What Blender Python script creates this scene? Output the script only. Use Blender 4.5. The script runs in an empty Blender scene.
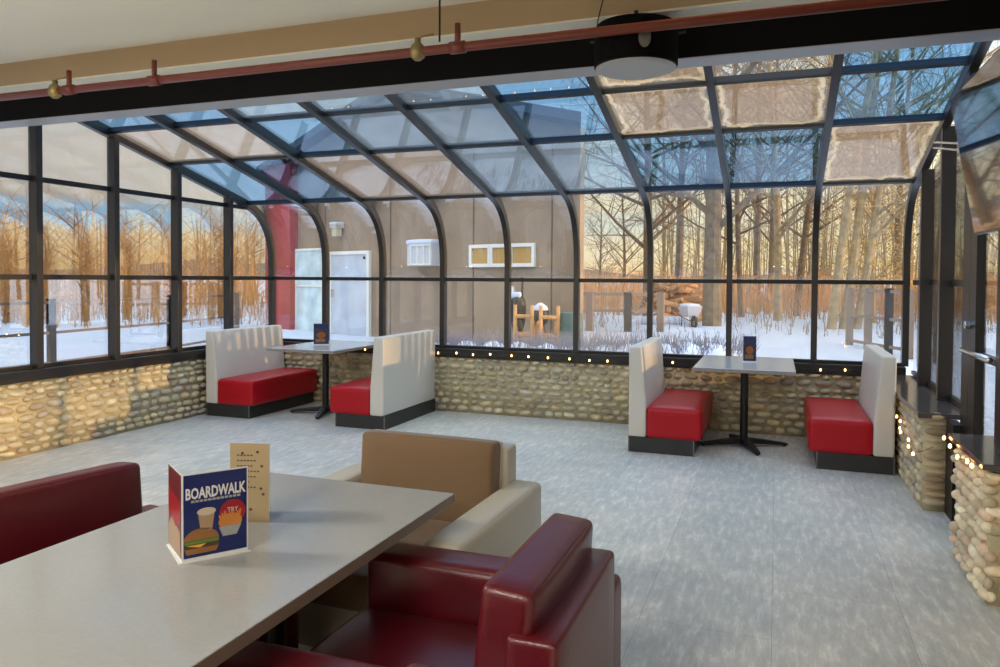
import bpy, math, random
from mathutils import Vector, Matrix
C = bpy.context.scene.collection
R = math.radians
random.seed(11)

# ------------------------------------------------------------------ camera
yaw, pitch, roll = -0.3527, -0.0228, 0.0064
cy, sy, cp, sp, cr, sr = math.cos(yaw), math.sin(yaw), math.cos(pitch), math.sin(pitch), math.cos(roll), math.sin(roll)
fw = Vector((sy*cp, cy*cp, sp)); rt = Vector((cy, -sy, 0)); up = rt.cross(fw)
r2 = cr*rt + sr*up; u2 = -sr*rt + cr*up
cam_d = bpy.data.cameras.new('camera'); cam = bpy.data.objects.new('camera', cam_d); C.objects.link(cam)
M = Matrix((r2, u2, -fw)).transposed().to_4x4(); M.translation = (0, 0, 1.63)
cam.matrix_world = M
cam_d.sensor_width = 36; cam_d.lens = 751.67/1000*36; cam_d.shift_y = -0.0374; cam_d.clip_start = .05; cam_d.clip_end = 2000
bpy.context.scene.camera = cam

# ------------------------------------------------------------------ world, sun, exposure
sc = bpy.context.scene
sc.view_settings.view_transform = 'Standard'; sc.view_settings.look = 'None'
sc.view_settings.exposure = 0.25; sc.view_settings.gamma = 1; sc.view_settings.use_curve_mapping = False
sc.cycles.transparent_max_bounces = 40; sc.cycles.max_bounces = 8; sc.cycles.glossy_bounces = 4
sc.cycles.use_denoising = True; sc.cycles.sample_clamp_indirect = 6

W = bpy.data.worlds.new('evening_sky'); sc.world = W; W.use_nodes = True
nt = W.node_tree; nt.nodes.clear()
def N(nt, t, **k):
    n = nt.nodes.new(t)
    for a, v in k.items():
        if a == 'inp':
            for i, x in v.items(): n.inputs[i].default_value = x
        else: setattr(n, a, v)
    return n
def L(nt, a, b): nt.links.new(a, b)
def ramp(nt, fac, stops, interp='LINEAR'):
    n = N(nt, 'ShaderNodeValToRGB'); cr_ = n.color_ramp; cr_.interpolation = interp
    while len(cr_.elements) < len(stops): cr_.elements.new(0.5)
    for e, (p, c) in zip(cr_.elements, stops): e.position = p; e.color = (*c, 1)
    L(nt, fac, n.inputs[0]); return n.outputs[0]
tc = N(nt, 'ShaderNodeTexCoord'); sep = N(nt, 'ShaderNodeSeparateXYZ'); L(nt, tc.outputs['Generated'], sep.inputs[0])
def math_(nt, op, a, b=None, clamp=False):
    n = N(nt, 'ShaderNodeMath', operation=op, use_clamp=clamp)
    for i, v in enumerate((a, b)):
        if v is None: continue
        if isinstance(v, (int, float)): n.inputs[i].default_value = v
        else: L(nt, v, n.inputs[i])
    return n.outputs[0]
def mixc(nt, fac, a, b, mode='MIX'):
    n = N(nt, 'ShaderNodeMix', data_type='RGBA', blend_type=mode)
    for i, v in ((0, fac), (6, a), (7, b)):
        if isinstance(v, (int, float)): n.inputs[i].default_value = v
        elif isinstance(v, tuple): n.inputs[i].default_value = (*v, 1)
        else: L(nt, v, n.inputs[i])
    return n.outputs[2]
el = sep.outputs[2]
warm = ramp(nt, el, [(0.0, (1.0, .74, .34)), (.05, (1.0, .86, .50)), (.16, (.96, .92, .70)), (.30, (.72, .82, .90)), (.50, (.50, .66, .92)), (1.0, (.55, .68, .95))])
cool = ramp(nt, el, [(0.0, (.80, .62, .44)), (.05, (.74, .62, .50)), (.064, (.36, .60, .85)), (.082, (.36, .58, .82)), (.092, (.58, .52, .46)), (.20, (.60, .55, .50)), (.32, (.60, .64, .70)), (.50, (.50, .62, .85)), (1.0, (.55, .68, .95))])
side = math_(nt, 'MULTIPLY_ADD', sep.outputs[0], 1.1); side.node.inputs[2].default_value = .85
side.node.use_clamp = True
skyc = mixc(nt, side, cool, warm)
nz = N(nt, 'ShaderNodeTexNoise', inp={'Scale': 3.2, 'Detail': 7.0, 'Roughness': .6})
mp = N(nt, 'ShaderNodeMapping'); mp.inputs['Scale'].default_value = (1, 1, 3.2); L(nt, tc.outputs['Generated'], mp.inputs[0]); L(nt, mp.outputs[0], nz.inputs['Vector'])
cl = ramp(nt, nz.outputs[0], [(.50, (0, 0, 0)), (.66, (1, 1, 1))])
clc = ramp(nt, el, [(0.0, (.95, .80, .60)), (.25, (.62, .60, .58)), (.6, (.62, .74, .90)), (1, (.8, .9, 1))])
skyc = mixc(nt, math_(nt, 'MULTIPLY', cl, .55), skyc, clc)
# bright high haze overhead
high = ramp(nt, el, [(.36, (1, 1, 1)), (.62, (3.6, 3.2, 2.7))])
skyc = mixc(nt, 1.0, skyc, high, 'MULTIPLY')
bg = N(nt, 'ShaderNodeBackground'); bg.inputs[1].default_value = 1.0; L(nt, skyc, bg.inputs[0])
wo = N(nt, 'ShaderNodeOutputWorld'); L(nt, bg.outputs[0], wo.inputs[0])

sun_d = bpy.data.lights.new('low_sun', 'SUN'); sun = bpy.data.objects.new('low_sun', sun_d); C.objects.link(sun)
sun_d.energy = 5.0; sun_d.angle = R(.8); sun_d.color = (1, .62, .28)
sd = Vector((math.cos(R(11)), math.sin(R(11)), math.tan(R(6.5))))
sun.rotation_euler = sd.to_track_quat('Z', 'Y').to_euler()

CEIL = 3.305
def area(name, loc, sx, sy_, e, col=(1, .96, .9), rot=(0, 0, 0)):
    d = bpy.data.lights.new(name, 'AREA'); d.shape = 'RECTANGLE'; d.size = sx; d.size_y = sy_; d.energy = e; d.color = col
    o = bpy.data.objects.new(name, d); C.objects.link(o); o.location = loc; o.rotation_euler = rot; return o
FILL_POS = [(-4.6, 1.2), (-1.6, -1.4), (-4.6, -3.6), (1.2, -3.6)]  # unseen fill lights, added to brighten the interior
for (x, y) in FILL_POS:
    area('added_fill_light', (x, y, CEIL-.06), 1.15, .55, 115)

# ------------------------------------------------------------------ materials
MATS = {}
def pmat(name, col, rough=.5, metal=0, spec=.5, bump=None, noise=None, emit=None, coat=0, sheen=0):
    m = bpy.data.materials.new(name); m.use_nodes = True; t = m.node_tree; b = t.nodes['Principled BSDF']
    b.inputs['Base Color'].default_value = (*col, 1); b.inputs['Roughness'].default_value = rough; b.inputs['Metallic'].default_value = metal
    b.inputs['Specular IOR Level'].default_value = spec; b.inputs['Coat Weight'].default_value = coat; b.inputs['Sheen Weight'].default_value = sheen
    if noise:
        sc_, amt = noise; tcn = N(t, 'ShaderNodeTexCoord'); n = N(t, 'ShaderNodeTexNoise', inp={'Scale': sc_, 'Detail': 5.0}); L(t, tcn.outputs['Object'], n.inputs['Vector'])
        lo = tuple(c*(1-amt) for c in col); hi = tuple(min(1, c*(1+amt)) for c in col)
        L(t, ramp(t, n.outputs[0], [(.3, lo), (.7, hi)]), b.inputs['Base Color'])
    if bump:
        sc_, st = bump; tcn = N(t, 'ShaderNodeTexCoord'); n = N(t, 'ShaderNodeTexNoise', inp={'Scale': sc_, 'Detail': 4.0}); L(t, tcn.outputs['Object'], n.inputs['Vector'])
        bn = N(t, 'ShaderNodeBump', inp={'Strength': st, 'Distance': .01}); L(t, n.outputs[0], bn.inputs['Height']); L(t, bn.outputs[0], b.inputs['Normal'])
    if emit:
        b.inputs['Emission Color'].default_value = (*emit[0], 1); b.inputs['Emission Strength'].default_value = emit[1]
    MATS[name] = m; return m
pmat('bronze', (.045, .042, .042), .32, .55)
pmat('bronze_dark', (.012, .011, .011), .4, .2)
pmat('ceiling_paint', (.74, .72, .63), .9, bump=(60, .15))
pmat('bulkhead_unlit', (.40, .29, .175), .85, bump=(60, .15))  # tan, with the face's unlit shade put into the colour
pmat('wall_paint', (.55, .48, .38), .9)
pmat('black_beam', (.0015, .0012, .0015), .7, spec=.15)
pmat('underside_lit', (.36, .36, .37), .45, .2)  # paler than the beam: floor light put into the colour
pmat('pipe_red', (.15, .028, .014), .42)
pmat('brass', (.30, .23, .10), .4, .8)
pmat('cream_vinyl', (.60, .56, .49), .42, bump=(120, .08))
pmat('red_vinyl', (.38, .003, .010), .36, bump=(90, .1), spec=.3)
pmat('plinth_black', (.018, .018, .018), .5, bump=(80, .2))
pmat('corner_strip', (.16, .16, .155), .45, .5)
pmat('black_metal', (.012, .012, .013), .42, .3)
pmat('maroon_leather', (.085, .004, .009), .28, bump=(160, .12), spec=.5)
pmat('maroon_inner', (.15, .010, .018), .36, bump=(160, .12), spec=.5)
pmat('cream_leather', (.50, .46, .37), .38, bump=(160, .1))
pmat('tan_fabric', (.155, .09, .04), .75, bump=(300, .3), sheen=.2)
pmat('booth_top', (.42, .43, .42), .16)
pmat('booth_edge', (.24, .22, .20), .5)
pmat('table_edge', (.22, .175, .14), .5)
pmat('glass_white', (.75, .77, .78), .1)
pmat('stucco', (.30, .215, .145), .9, bump=(14, .4), noise=(1.2, .14))
pmat('groove', (.12, .09, .065), .9)
pmat('red_siding', (.35, .04, .04), .8)
pmat('roof_dark', (.13, .12, .11), .9)
pmat('steel_door', (.50, .55, .62), .5, noise=(2, .12))
pmat('white_trim', (.78, .76, .70), .5)
pmat('pale_panel', (.55, .68, .70), .5, noise=(3, .2))
pmat('ac_grey', (.55, .56, .60), .5)
pmat('ac_cream', (.62, .56, .42), .6)
pmat('snow', (.50, .56, .66), .85, bump=(6, .3))
pmat('snow_cap', (.58, .63, .74), .8)
pmat('bark', (.16, .10, .05), .9, noise=(8, .35))
pmat('bark_pale', (.36, .26, .13), .9, noise=(5, .35))
pmat('bark_grey', (.17, .13, .09), .9, noise=(5, .3))
pmat('twig_gold', (.42, .27, .09), .9)
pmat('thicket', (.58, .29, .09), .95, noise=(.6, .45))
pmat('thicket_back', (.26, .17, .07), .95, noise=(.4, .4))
pmat('shrub_twig', (.17, .17, .22), .9)
pmat('log_orange', (.55, .27, .09), .6, noise=(10, .2))
pmat('rail_wood', (.17, .11, .08), .8)
pmat('deck_wood', (.26, .19, .14), .8)
pmat('wood_end', (.50, .27, .13), .8, noise=(20, .3))
pmat('barrel_green', (.06, .12, .10), .5)
pmat('rubber', (.02, .02, .022), .7)
pmat('wire_green', (.02, .05, .02), .6)
pmat('bulb_glow', (1, .6, .3), .4, emit=((1, .50, .16), 9))
pmat('tv_black', (.01, .01, .011), .3)
pmat('screen', (.012, .013, .015), .04, spec=1.0, coat=1)
pmat('drum_black', (.0015, .0015, .0015), .7, spec=.1)
pmat('drum_white', (.38, .38, .38), .5)
pmat('chrome', (.75, .75, .74), .2, 1)
pmat('ledge', (.07, .06, .058), .14, spec=.8)
pmat('hill', (.16, .17, .17), 1)
# menu print colours
pmat('print_blue', (.006, .016, .10), .25); pmat('print_dark_blue', (.008, .015, .06), .3)
pmat('print_white', (.62, .62, .60), .3); pmat('print_maroon', (.10, .015, .02), .3); pmat('print_red', (.28, .012, .018), .3)
pmat('print_tan', (.38, .28, .15), .5); pmat('print_ink', (.06, .045, .03), .5); pmat('bun', (.26, .11, .03), .4); pmat('meat', (.06, .03, .015), .5)
pmat('cheese', (.70, .38, .04), .4); pmat('lettuce', (.10, .20, .03), .5); pmat('fries', (.46, .20, .04), .4); pmat('shake', (.34, .22, .13), .3)
pmat('cream_top', (.50, .42, .32), .4); pmat('print_grey', (.30, .30, .30), .4); pmat('print_orange', (.55, .17, .04), .4)
pmat('fill_panel_glow', (.9, .9, .88), .5, emit=((1, .96, .9), 2.0))  # glow of the added fill panels

def glass(name, tint, fog=0, fogcol=(.5, .4, .3), refl=.06):
    m = bpy.data.materials.new(name); m.use_nodes = True; t = m.node_tree; t.nodes.clear()
    o = N(t, 'ShaderNodeOutputMaterial'); tr = N(t, 'ShaderNodeBsdfTransparent'); tr.inputs[0].default_value = (*tint, 1)
    gl = N(t, 'ShaderNodeBsdfGlossy'); gl.inputs['Roughness'].default_value = .0
    lw = N(t, 'ShaderNodeLayerWeight'); lw.inputs[0].default_value = .5     # 1-|cos|, the same from both sides
    p5 = math_(t, 'POWER', lw.outputs['Facing'], 5.0); fr = math_(t, 'MULTIPLY_ADD', p5, .95); fr.node.inputs[2].default_value = refl
    base = tr.outputs[0]
    if fog:
        tl = N(t, 'ShaderNodeBsdfTranslucent'); tl.inputs[0].default_value = (*fogcol, 1)
        df = N(t, 'ShaderNodeBsdfDiffuse'); df.inputs[0].default_value = (*fogcol, 1)
        a = N(t, 'ShaderNodeMixShader'); a.inputs[0].default_value = .35; L(t, tl.outputs[0], a.inputs[1]); L(t, df.outputs[0], a.inputs[2])
        tcn = N(t, 'ShaderNodeTexCoord'); n = N(t, 'ShaderNodeTexNoise', inp={'Scale': 2.6, 'Detail': 6.0, 'Distortion': 1.2}); L(t, tcn.outputs['Object'], n.inputs['Vector'])
        f = ramp(t, n.outputs[0], [(.3, (fog*.55,)*3), (.65, (min(1, fog*1.15),)*3)])
        if fog > .3:      # mineral deposit: brown film inside, pale crust along its rim, cleaner glass at the edge seal
            sx_ = N(t, 'ShaderNodeSeparateXYZ'); L(t, tcn.outputs['Generated'], sx_.inputs[0])
            ed = []
            for i_ in (0, 1):
                ed.append(math_(t, 'MINIMUM', sx_.outputs[i_], math_(t, 'SUBTRACT', 1.0, sx_.outputs[i_])))
            e_ = math_(t, 'MINIMUM', ed[0], math_(t, 'MULTIPLY', ed[1], 1.0))
            wob = math_(t, 'MULTIPLY_ADD', n.outputs[0], .22); wob.node.inputs[2].default_value = -.09
            e_ = math_(t, 'ADD', e_, wob)
            f = mixc(t, ramp(t, e_, [(.05, (0, 0, 0)), (.075, (1, 1, 1))]), (fog*.35,)*3, f)
            colr = ramp(t, e_, [(.05, (.55, .48, .40)), (.07, (.95, .80, .58)), (.095, (.90, .74, .52)), (.12, fogcol)])
            L(t, colr, tl.inputs[0]); L(t, colr, df.inputs[0])
        b = N(t, 'ShaderNodeMixShader'); L(t, f, b.inputs[0]); L(t, base, b.inputs[1]); L(t, a.outputs[0], b.inputs[2]); base = b.outputs[0]
    mx = N(t, 'ShaderNodeMixShader'); L(t, fr, mx.inputs[0]); L(t, base, mx.inputs[1]); L(t, gl.outputs[0], mx.inputs[2]); L(t, mx.outputs[0], o.inputs[0])
    MATS[name] = m
glass('clear_glass', (.97, .985, .98))
glass('coated_glass', (.95, .965, .96), refl=.24)
glass('roof_glass', (.52, .74, .96))
glass('hazy_glass', (.93, .94, .93), .10, (.60, .55, .52))
glass('hazy_roof_glass', (.66, .80, .90), .14, (.60, .62, .66))
glass('clouded_glass', (.86, .85, .82), .28, (.52, .42, .34))
glass('fogged_glass', (.90, .85, .76), .42, (.44, .32, .22))

# floor: vinyl slabs, brushed pattern
m = bpy.data.materials.new('vinyl_floor'); m.use_nodes = True; t = m.node_tree; b = t.nodes['Principled BSDF']; MATS['floor'] = m
tcn = N(t, 'ShaderNodeTexCoord'); mp = N(t, 'ShaderNodeMapping'); mp.inputs['Rotation'].default_value = (0, 0, R(90)); L(t, tcn.outputs['Object'], mp.inputs[0])
br = N(t, 'ShaderNodeTexBrick', offset=.5, inp={'Color1': (.60, .585, .52, 1), 'Color2': (.53, .52, .465, 1), 'Mortar': (.32, .32, .30, 1), 'Scale': 1.0, 'Mortar Size': .0016, 'Brick Width': 1.2, 'Row Height': .6, 'Bias': 0.0})
L(t, mp.outputs[0], br.inputs['Vector'])
m2 = N(t, 'ShaderNodeMapping'); m2.inputs['Scale'].default_value = (9, 2.0, 1); L(t, tcn.outputs['Object'], m2.inputs[0])
n1 = N(t, 'ShaderNodeTexNoise', inp={'Scale': 2.6, 'Detail': 9.0, 'Roughness': .72, 'Distortion': .12}); L(t, m2.outputs[0], n1.inputs['Vector'])
n2 = N(t, 'ShaderNodeTexNoise', inp={'Scale': 2.2, 'Detail': 6.0}); L(t, tcn.outputs['Object'], n2.inputs['Vector'])
v1 = ramp(t, n1.outputs[0], [(.33, (.78, .79, .79)), (.52, (.98, .98, .98)), (.68, (1.38, 1.37, 1.34))])
v2 = ramp(t, n2.outputs[0], [(.3, (.86, .88, .90)), (.7, (1.08, 1.04, 1.0))])
c = mixc(t, 1.0, br.outputs[0], v1, 'MULTIPLY'); c = mixc(t, 1.0, c, v2, 'MULTIPLY'); L(t, c, b.inputs['Base Color'])
b.inputs['Roughness'].default_value = .36; b.inputs['Specular IOR Level'].default_value = .5
bn = N(t, 'ShaderNodeBump', inp={'Strength': .12, 'Distance': .004}); L(t, n1.outputs[0], bn.inputs['Height']); L(t, bn.outputs[0], b.inputs['Normal'])
# table laminate
m = bpy.data.materials.new('table_laminate'); m.use_nodes = True; t = m.node_tree; b = t.nodes['Principled BSDF']; MATS['table_top'] = m
tcn = N(t, 'ShaderNodeTexCoord'); n = N(t, 'ShaderNodeTexNoise', inp={'Scale': 90.0, 'Detail': 3.0}); L(t, tcn.outputs['Object'], n.inputs['Vector'])
L(t, ramp(t, n.outputs[0], [(.35, (.315, .315, .30)), (.7, (.335, .335, .32))]), b.inputs['Base Color']); b.inputs['Roughness'].default_value = .16
# pebble colour from attribute
def attr_mat(name, rough):
    m = bpy.data.materials.new(name); m.use_nodes = True; t = m.node_tree; b = t.nodes['Principled BSDF']; MATS[name] = m
    a = N(t, 'ShaderNodeVertexColor'); a.layer_name = 'col'
    tcn = N(t, 'ShaderNodeTexCoord'); n = N(t, 'ShaderNodeTexNoise', inp={'Scale': 14.0, 'Detail': 6.0}); L(t, tcn.outputs['Object'], n.inputs['Vector'])
    L(t, mixc(t, 1.0, a.outputs[0], ramp(t, n.outputs[0], [(.3, (.8, .8, .8)), (.7, (1.15, 1.13, 1.08))]), 'MULTIPLY'), b.inputs['Base Color']); b.inputs['Roughness'].default_value = rough
    n2 = N(t, 'ShaderNodeTexNoise', inp={'Scale': 90.0, 'Detail': 3.0}); L(t, tcn.outputs['Object'], n2.inputs['Vector'])
    bn = N(t, 'ShaderNodeBump', inp={'Strength': .25, 'Distance': .004}); L(t, n2.outputs[0], bn.inputs['Height']); L(t, bn.outputs[0], b.inputs['Normal'])
attr_mat('pebbles', .6)

# ------------------------------------------------------------------ mesh helpers
class MB:
    def __init__(s): s.v = []; s.f = []; s.c = None; s.mi = []
    def add(s, v, f, mi=0):
        o = len(s.v); s.v += [tuple(p) for p in v]; s.f += [tuple(i+o for i in q) for q in f]; s.mi += [mi]*len(f); return s
    def box(s, x0, x1, y0, y1, z0, z1, mi=0, M=None):
        v = [Vector(p) for p in ((x0,y0,z0),(x1,y0,z0),(x1,y1,z0),(x0,y1,z0),(x0,y0,z1),(x1,y0,z1),(x1,y1,z1),(x0,y1,z1))]
        if M: v = [M @ p for p in v]
        return s.add(v, [(0,3,2,1),(4,5,6,7),(0,1,5,4),(1,2,6,5),(2,3,7,6),(3,0,4,7)], mi)
    def prism(s, poly, axis, a, b, mi=0):
        # poly: list of 2D points in the other two axes, extruded along axis
        def P(p, t):
            if axis == 'x': return (t, p[0], p[1])
            if axis == 'y': return (p[0], t, p[1])
            return (p[0], p[1], t)
        n = len(poly); v = [P(p, a) for p in poly] + [P(p, b) for p in poly]
        f = [tuple(range(n))[::-1], tuple(range(n, 2*n))] + [(i, (i+1) % n, n+(i+1) % n, n+i) for i in range(n)]
        return s.add(v, f, mi)
    def tube(s, path, rad, n=8, mi=0, caps=True):
        path = [Vector(p) for p in path]
        if not isinstance(rad, (list, tuple)): rad = [rad]*len(path)
        vs = []; prev = None
        for i, p in enumerate(path):
            d = (path[min(i+1, len(path)-1)]-path[max(i-1, 0)])
            d = d.normalized() if d.length > 1e-9 else Vector((0, 0, 1))
            if prev is None: a = d.orthogonal().normalized()
            else:
                a = prev - d*prev.dot(d); a = a.normalized() if a.length > 1e-6 else d.orthogonal().normalized()
            prev = a; b_ = d.cross(a)
            for k in range(n):
                t_ = 2*math.pi*k/n; vs.append(p+(a*math.cos(t_)+b_*math.sin(t_))*rad[i])
        f = []
        for i in range(len(path)-1):
            for k in range(n):
                f.append((i*n+k, i*n+(k+1) % n, (i+1)*n+(k+1) % n, (i+1)*n+k))
        if caps: f.append(tuple(range(n))[::-1]); f.append(tuple(range((len(path)-1)*n, len(path)*n)))
        return s.add(vs, f, mi)
    def lathe(s, prof, n=24, c=(0, 0, 0), mi=0):
        vs = []
        for (r, z) in prof:
            for k in range(n):
                t_ = 2*math.pi*k/n; vs.append((c[0]+r*math.cos(t_), c[1]+r*math.sin(t_), c[2]+z))
        f = [(i*n+k, i*n+(k+1) % n, (i+1)*n+(k+1) % n, (i+1)*n+k) for i in range(len(prof)-1) for k in range(n)]
        f.append(tuple(range(n))[::-1]); f.append(tuple(range((len(prof)-1)*n, len(prof)*n)))
        return s.add(vs, f, mi)
    def rbox(s, x0, x1, y0, y1, z0, z1, r=.03, puff=(0, 0, 0), M=None, mi=0, seg=5):
        c = Vector(((x0+x1)/2, (y0+y1)/2, (z0+z1)/2)); h = [(x1-x0)/2, (y1-y0)/2, (z1-z0)/2]
        def ax(hh):
            rr = min(r, hh*.98); e = [-hh, -hh+rr*.12, -hh+rr*.4, -hh+rr]
            inn = [(-hh+rr)+(2*(hh-rr))*k/seg for k in range(1, seg)]
            return e+inn+[-q for q in e[::-1]]
        A = [ax(q) for q in h]
        def mp_(p):
            q = Vector([max(-(h[i]-min(r, h[i]*.98)), min(h[i]-min(r, h[i]*.98), p[i])) for i in range(3)])
            d = Vector(p)-q
            if d.length > 1e-9: q = q+d.normalized()*min(r, min(h)*.98)
            u = [p[i]/h[i] for i in range(3)]
            for i in range(3):
                if puff[i]:
                    j, k = [a for a in range(3) if a != i]
                    w = max(0, 1-u[j]**2)*max(0, 1-u[k]**2); q[i] += math.copysign(1, p[i])*puff[i]*math.sqrt(w)*abs(u[i])
            q = q+c
            return M @ q if M else q
        for i in range(3):
            j, k = (i+1) % 3, (i+2) % 3
            for sgn in (-1, 1):
                vs = []
                for a in A[j]:
                    for b_ in A[k]:
                        p = [0, 0, 0]; p[i] = sgn*h[i]; p[j] = a; p[k] = b_; vs.append(mp_(p))
                nk = len(A[k]); f = []
                for a in range(len(A[j])-1):
                    for b_ in range(nk-1):
                        q = (a*nk+b_, (a+1)*nk+b_, (a+1)*nk+b_+1, a*nk+b_+1)
                        f.append(q if sgn > 0 else q[::-1])
                s.add(vs, f, mi)
        return s
    def build(s, name, mat, parent=None, smooth=False, bevel=0, loc=None, merge=False, kind=None, label=None):
        me = bpy.data.meshes.new(name); me.from_pydata(s.v, [], s.f)
        ms = mat if isinstance(mat, (list, tuple)) else [mat]
        for q in ms: me.materials.append(MATS[q])
        if len(ms) > 1: me.polygons.foreach_set('material_index', s.mi)
        if s.c is not None:
            a = me.color_attributes.new('col', 'FLOAT_COLOR', 'POINT'); a.data.foreach_set('color', [x for q in s.c for x in (*q, 1)])
        if merge:
            import bmesh
            bm = bmesh.new(); bm.from_mesh(me); bmesh.ops.remove_doubles(bm, verts=bm.verts, dist=1e-5); bm.to_mesh(me); bm.free()
        if smooth: me.polygons.foreach_set('use_smooth', [True]*len(me.polygons))
        me.update()
        o = bpy.data.objects.new(name, me); C.objects.link(o)
        if loc: o.location = loc
        if parent: o.parent = parent
        if bevel:
            bv = o.modifiers.new('bevel', 'BEVEL'); bv.width = bevel; bv.segments = 2; bv.limit_method = 'ANGLE'
        if kind: o['kind'] = kind
        if label: o['label'] = label
        return o
def tag(o, label, cat, group=None, kind=None):
    o['label'] = label; o['category'] = cat
    if group: o['group'] = group
    if kind: o['kind'] = kind
    return o
def empty(name, loc=(0, 0, 0), rz=0, kind=None):
    o = bpy.data.objects.new(name, None); C.objects.link(o); o.location = loc; o.rotation_euler = (0, 0, rz); o.empty_display_size = .1
    if kind: o['kind'] = kind
    return o
KIDS = {}
def copy_tree(o, parent=None):
    c_ = o.copy(); C.objects.link(c_)
    if parent: c_.parent = parent
    for ch in [q for q in bpy.data.objects if q.parent == o]: copy_tree(ch, c_)
    return c_

# ------------------------------------------------------------------ key dimensions
BAY = .85; XL = -6.43; XR = XL+9*BAY; YB = 8.48; LSP = .863
ZT = 1.62; ZS = .777; ZST = .67
xk = [XL+k*BAY for k in range(10)]
YTOP = 4.66
def roofz(y): return 2.54+(7.97-y)*.25
# profile of the glazing bar (inner face), from the header down to the sill
prof = [(YTOP, roofz(YTOP)), (5.84, roofz(5.84)), (6.67, roofz(6.67)), (7.97, 2.54)]
def bez(t):
    a, b_, c_, d = (7.97, 2.54), (8.26, 2.468), (8.48, 2.26), (8.48, 1.80)
    u = 1-t
    return tuple(u**3*a[i]+3*u*u*t*b_[i]+3*u*t*t*c_[i]+t**3*d[i] for i in (0, 1))
curve = [bez(k/12) for k in range(1, 13)]
prof_curve = [(7.97, 2.54)]+curve+[(8.48, ZT)]
full = prof+curve+[(8.48, ZT), (8.48, ZS)]
def offset(path, d):
    out = []
    for i, p in enumerate(path):
        a = path[max(i-1, 0)]; b_ = path[min(i+1, len(path)-1)]
        tx, tz = b_[0]-a[0], b_[1]-a[1]; l = math.hypot(tx, tz)
        out.append((p[0]-tz/l*d, p[1]+tx/l*d))   # outward = up / +y
    return out
def strip(mb, path, d0, d1, x0, x1):
    A = offset(path, d0); B_ = offset(path, d1); n = len(path); v = []
    for i in range(n):
        v += [(x0, *A[i]), (x1, *A[i]), (x1, *B_[i]), (x0, *B_[i])]
    f = [(0, 1, 2, 3), (4*n-4, 4*n-1, 4*n-2, 4*n-3)]
    for i in range(n-1):
        for k in range(4): f.append((4*i+k, 4*i+4+k, 4*i+4+(k+1) % 4, 4*i+(k+1) % 4))
    mb.add(v, f)

# ------------------------------------------------------------------ setting: floor, ceiling, walls
fl = MB().box(-9, 3.2, -6, 8.6, -.12, 0).build('floor', 'floor', kind='structure')
MB().box(-9, 3.2, -6, 4.25, CEIL, CEIL+.15).build('ceiling', 'ceiling_paint', kind='structure')
MB().box(-9, 3.2, 4.25, 4.62, 3.13, CEIL+.15, mi=0).build('trim_1', 'bulkhead_unlit', kind='structure')
MB().box(-9, 3.2, 4.252, 4.52, 3.118, 3.131).build('trim_2', 'ceiling_paint', kind='structure')
# black header beam, its floor-lit underside painted grey
bmroot = empty('trim_3', (0, 4.5, 3.0), kind='structure')
MB().box(-6.6, 3.2, 0, .15, -.075, .13).build('beam', 'black_beam', bmroot)
MB().box(-6.6, 3.2, .004, .21, -.079, -.074).build('beam_underside', 'underside_lit', bmroot)
MB().box(-6.6, 3.2, .15, .2, -.075, .42).build('upstand', 'black_beam', bmroot)

# cobble walls: rounded river stones in courses, set in mortar
ICO = None
def ico():
    import bmesh
    bm = bmesh.new(); bmesh.ops.create_icosphere(bm, subdivisions=2, radius=1)
    v = [p.co.copy() for p in bm.verts]; f = [tuple(q.index for q in p.verts) for p in bm.faces]; bm.free(); return v, f
ICO = ico()
STONE = [(.46, .39, .25), (.43, .36, .23), (.50, .43, .28), (.40, .34, .23), (.46, .40, .27), (.36, .28, .19), (.54, .47, .31), (.42, .38, .28), (.34, .29, .22), (.48, .38, .22), (.47, .41, .28), (.44, .38, .25)]
PINK = [(.72, .62, .42), (.62, .52, .36), (.68, .55, .38), (.54, .45, .31), (.74, .66, .48), (.62, .46, .33)]
MORTAR = (.50, .44, .28)
def cobbles(mb, L_, H_, place, rnd, pal=STONE, hmin=.058, hmax=.086, dep=.046):
    """stones over an L_ x H_ face; place(u, v, out) -> world point"""
    z = 0.012
    while z < H_-.02:
        h = rnd.uniform(hmin, hmax); h = min(h, H_-z)
        u = -rnd.uniform(0, .08)
        while u < L_:
            w = h*rnd.uniform(1.2, 2.5); cu = u+w/2
            if 0.02 < cu < L_-.02:
                hw = min(w/2*.96, cu+.0, L_-cu+.0); hh = h/2*rnd.uniform(.80, 1.0); zc = z+h/2+rnd.uniform(-.008, .008)
                zc = max(hh+.002, zc); rot = rnd.uniform(-.16, .16); col = rnd.choice(pal); br_ = rnd.uniform(.95, 1.4)
                col = tuple(min(1, q*br_) for q in col); d = dep*rnd.uniform(.8, 1.25); e = rnd.uniform(2.0, 2.6)
                vs = []
                for p in ICO[0]:
                    a, b_, o_ = p.x, p.y, p.z
                    nn = (abs(a)**e+abs(b_)**e+abs(o_)**2)**(1/e) if (a or b_ or o_) else 1
                    a, b_ = a/nn*hw, b_/nn*hh
                    ca, sa = math.cos(rot), math.sin(rot)
                    vs.append(place(cu+a*ca-b_*sa, zc+a*sa+b_*ca, o_*d))
                mb.add(vs, ICO[1]); mb.c += [col]*len(vs)
            u += w+.006
        z += h+.004
def mortar_box(mb, *a):
    mb.box(*a); mb.c += [MORTAR]*8
rnd = random.Random(5)
mb = MB(); mb.c = []
mortar_box(mb, XL, XR, 8.44, 8.56, 0, ZST); cobbles(mb, XR-XL-.1, ZST, lambda u, v, o: (XL+.05+u, 8.445-o, v), rnd)
mb.build('wall_back', 'pebbles', kind='structure', smooth=True)
mb = MB(); mb.c = []
mortar_box(mb, XL-.08, XL+.04, 1.4, 8.46, 0, ZST); cobbles(mb, 5.4, ZST, lambda u, v, o: (XL+.035+o, 8.44-u, v), rnd)
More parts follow.
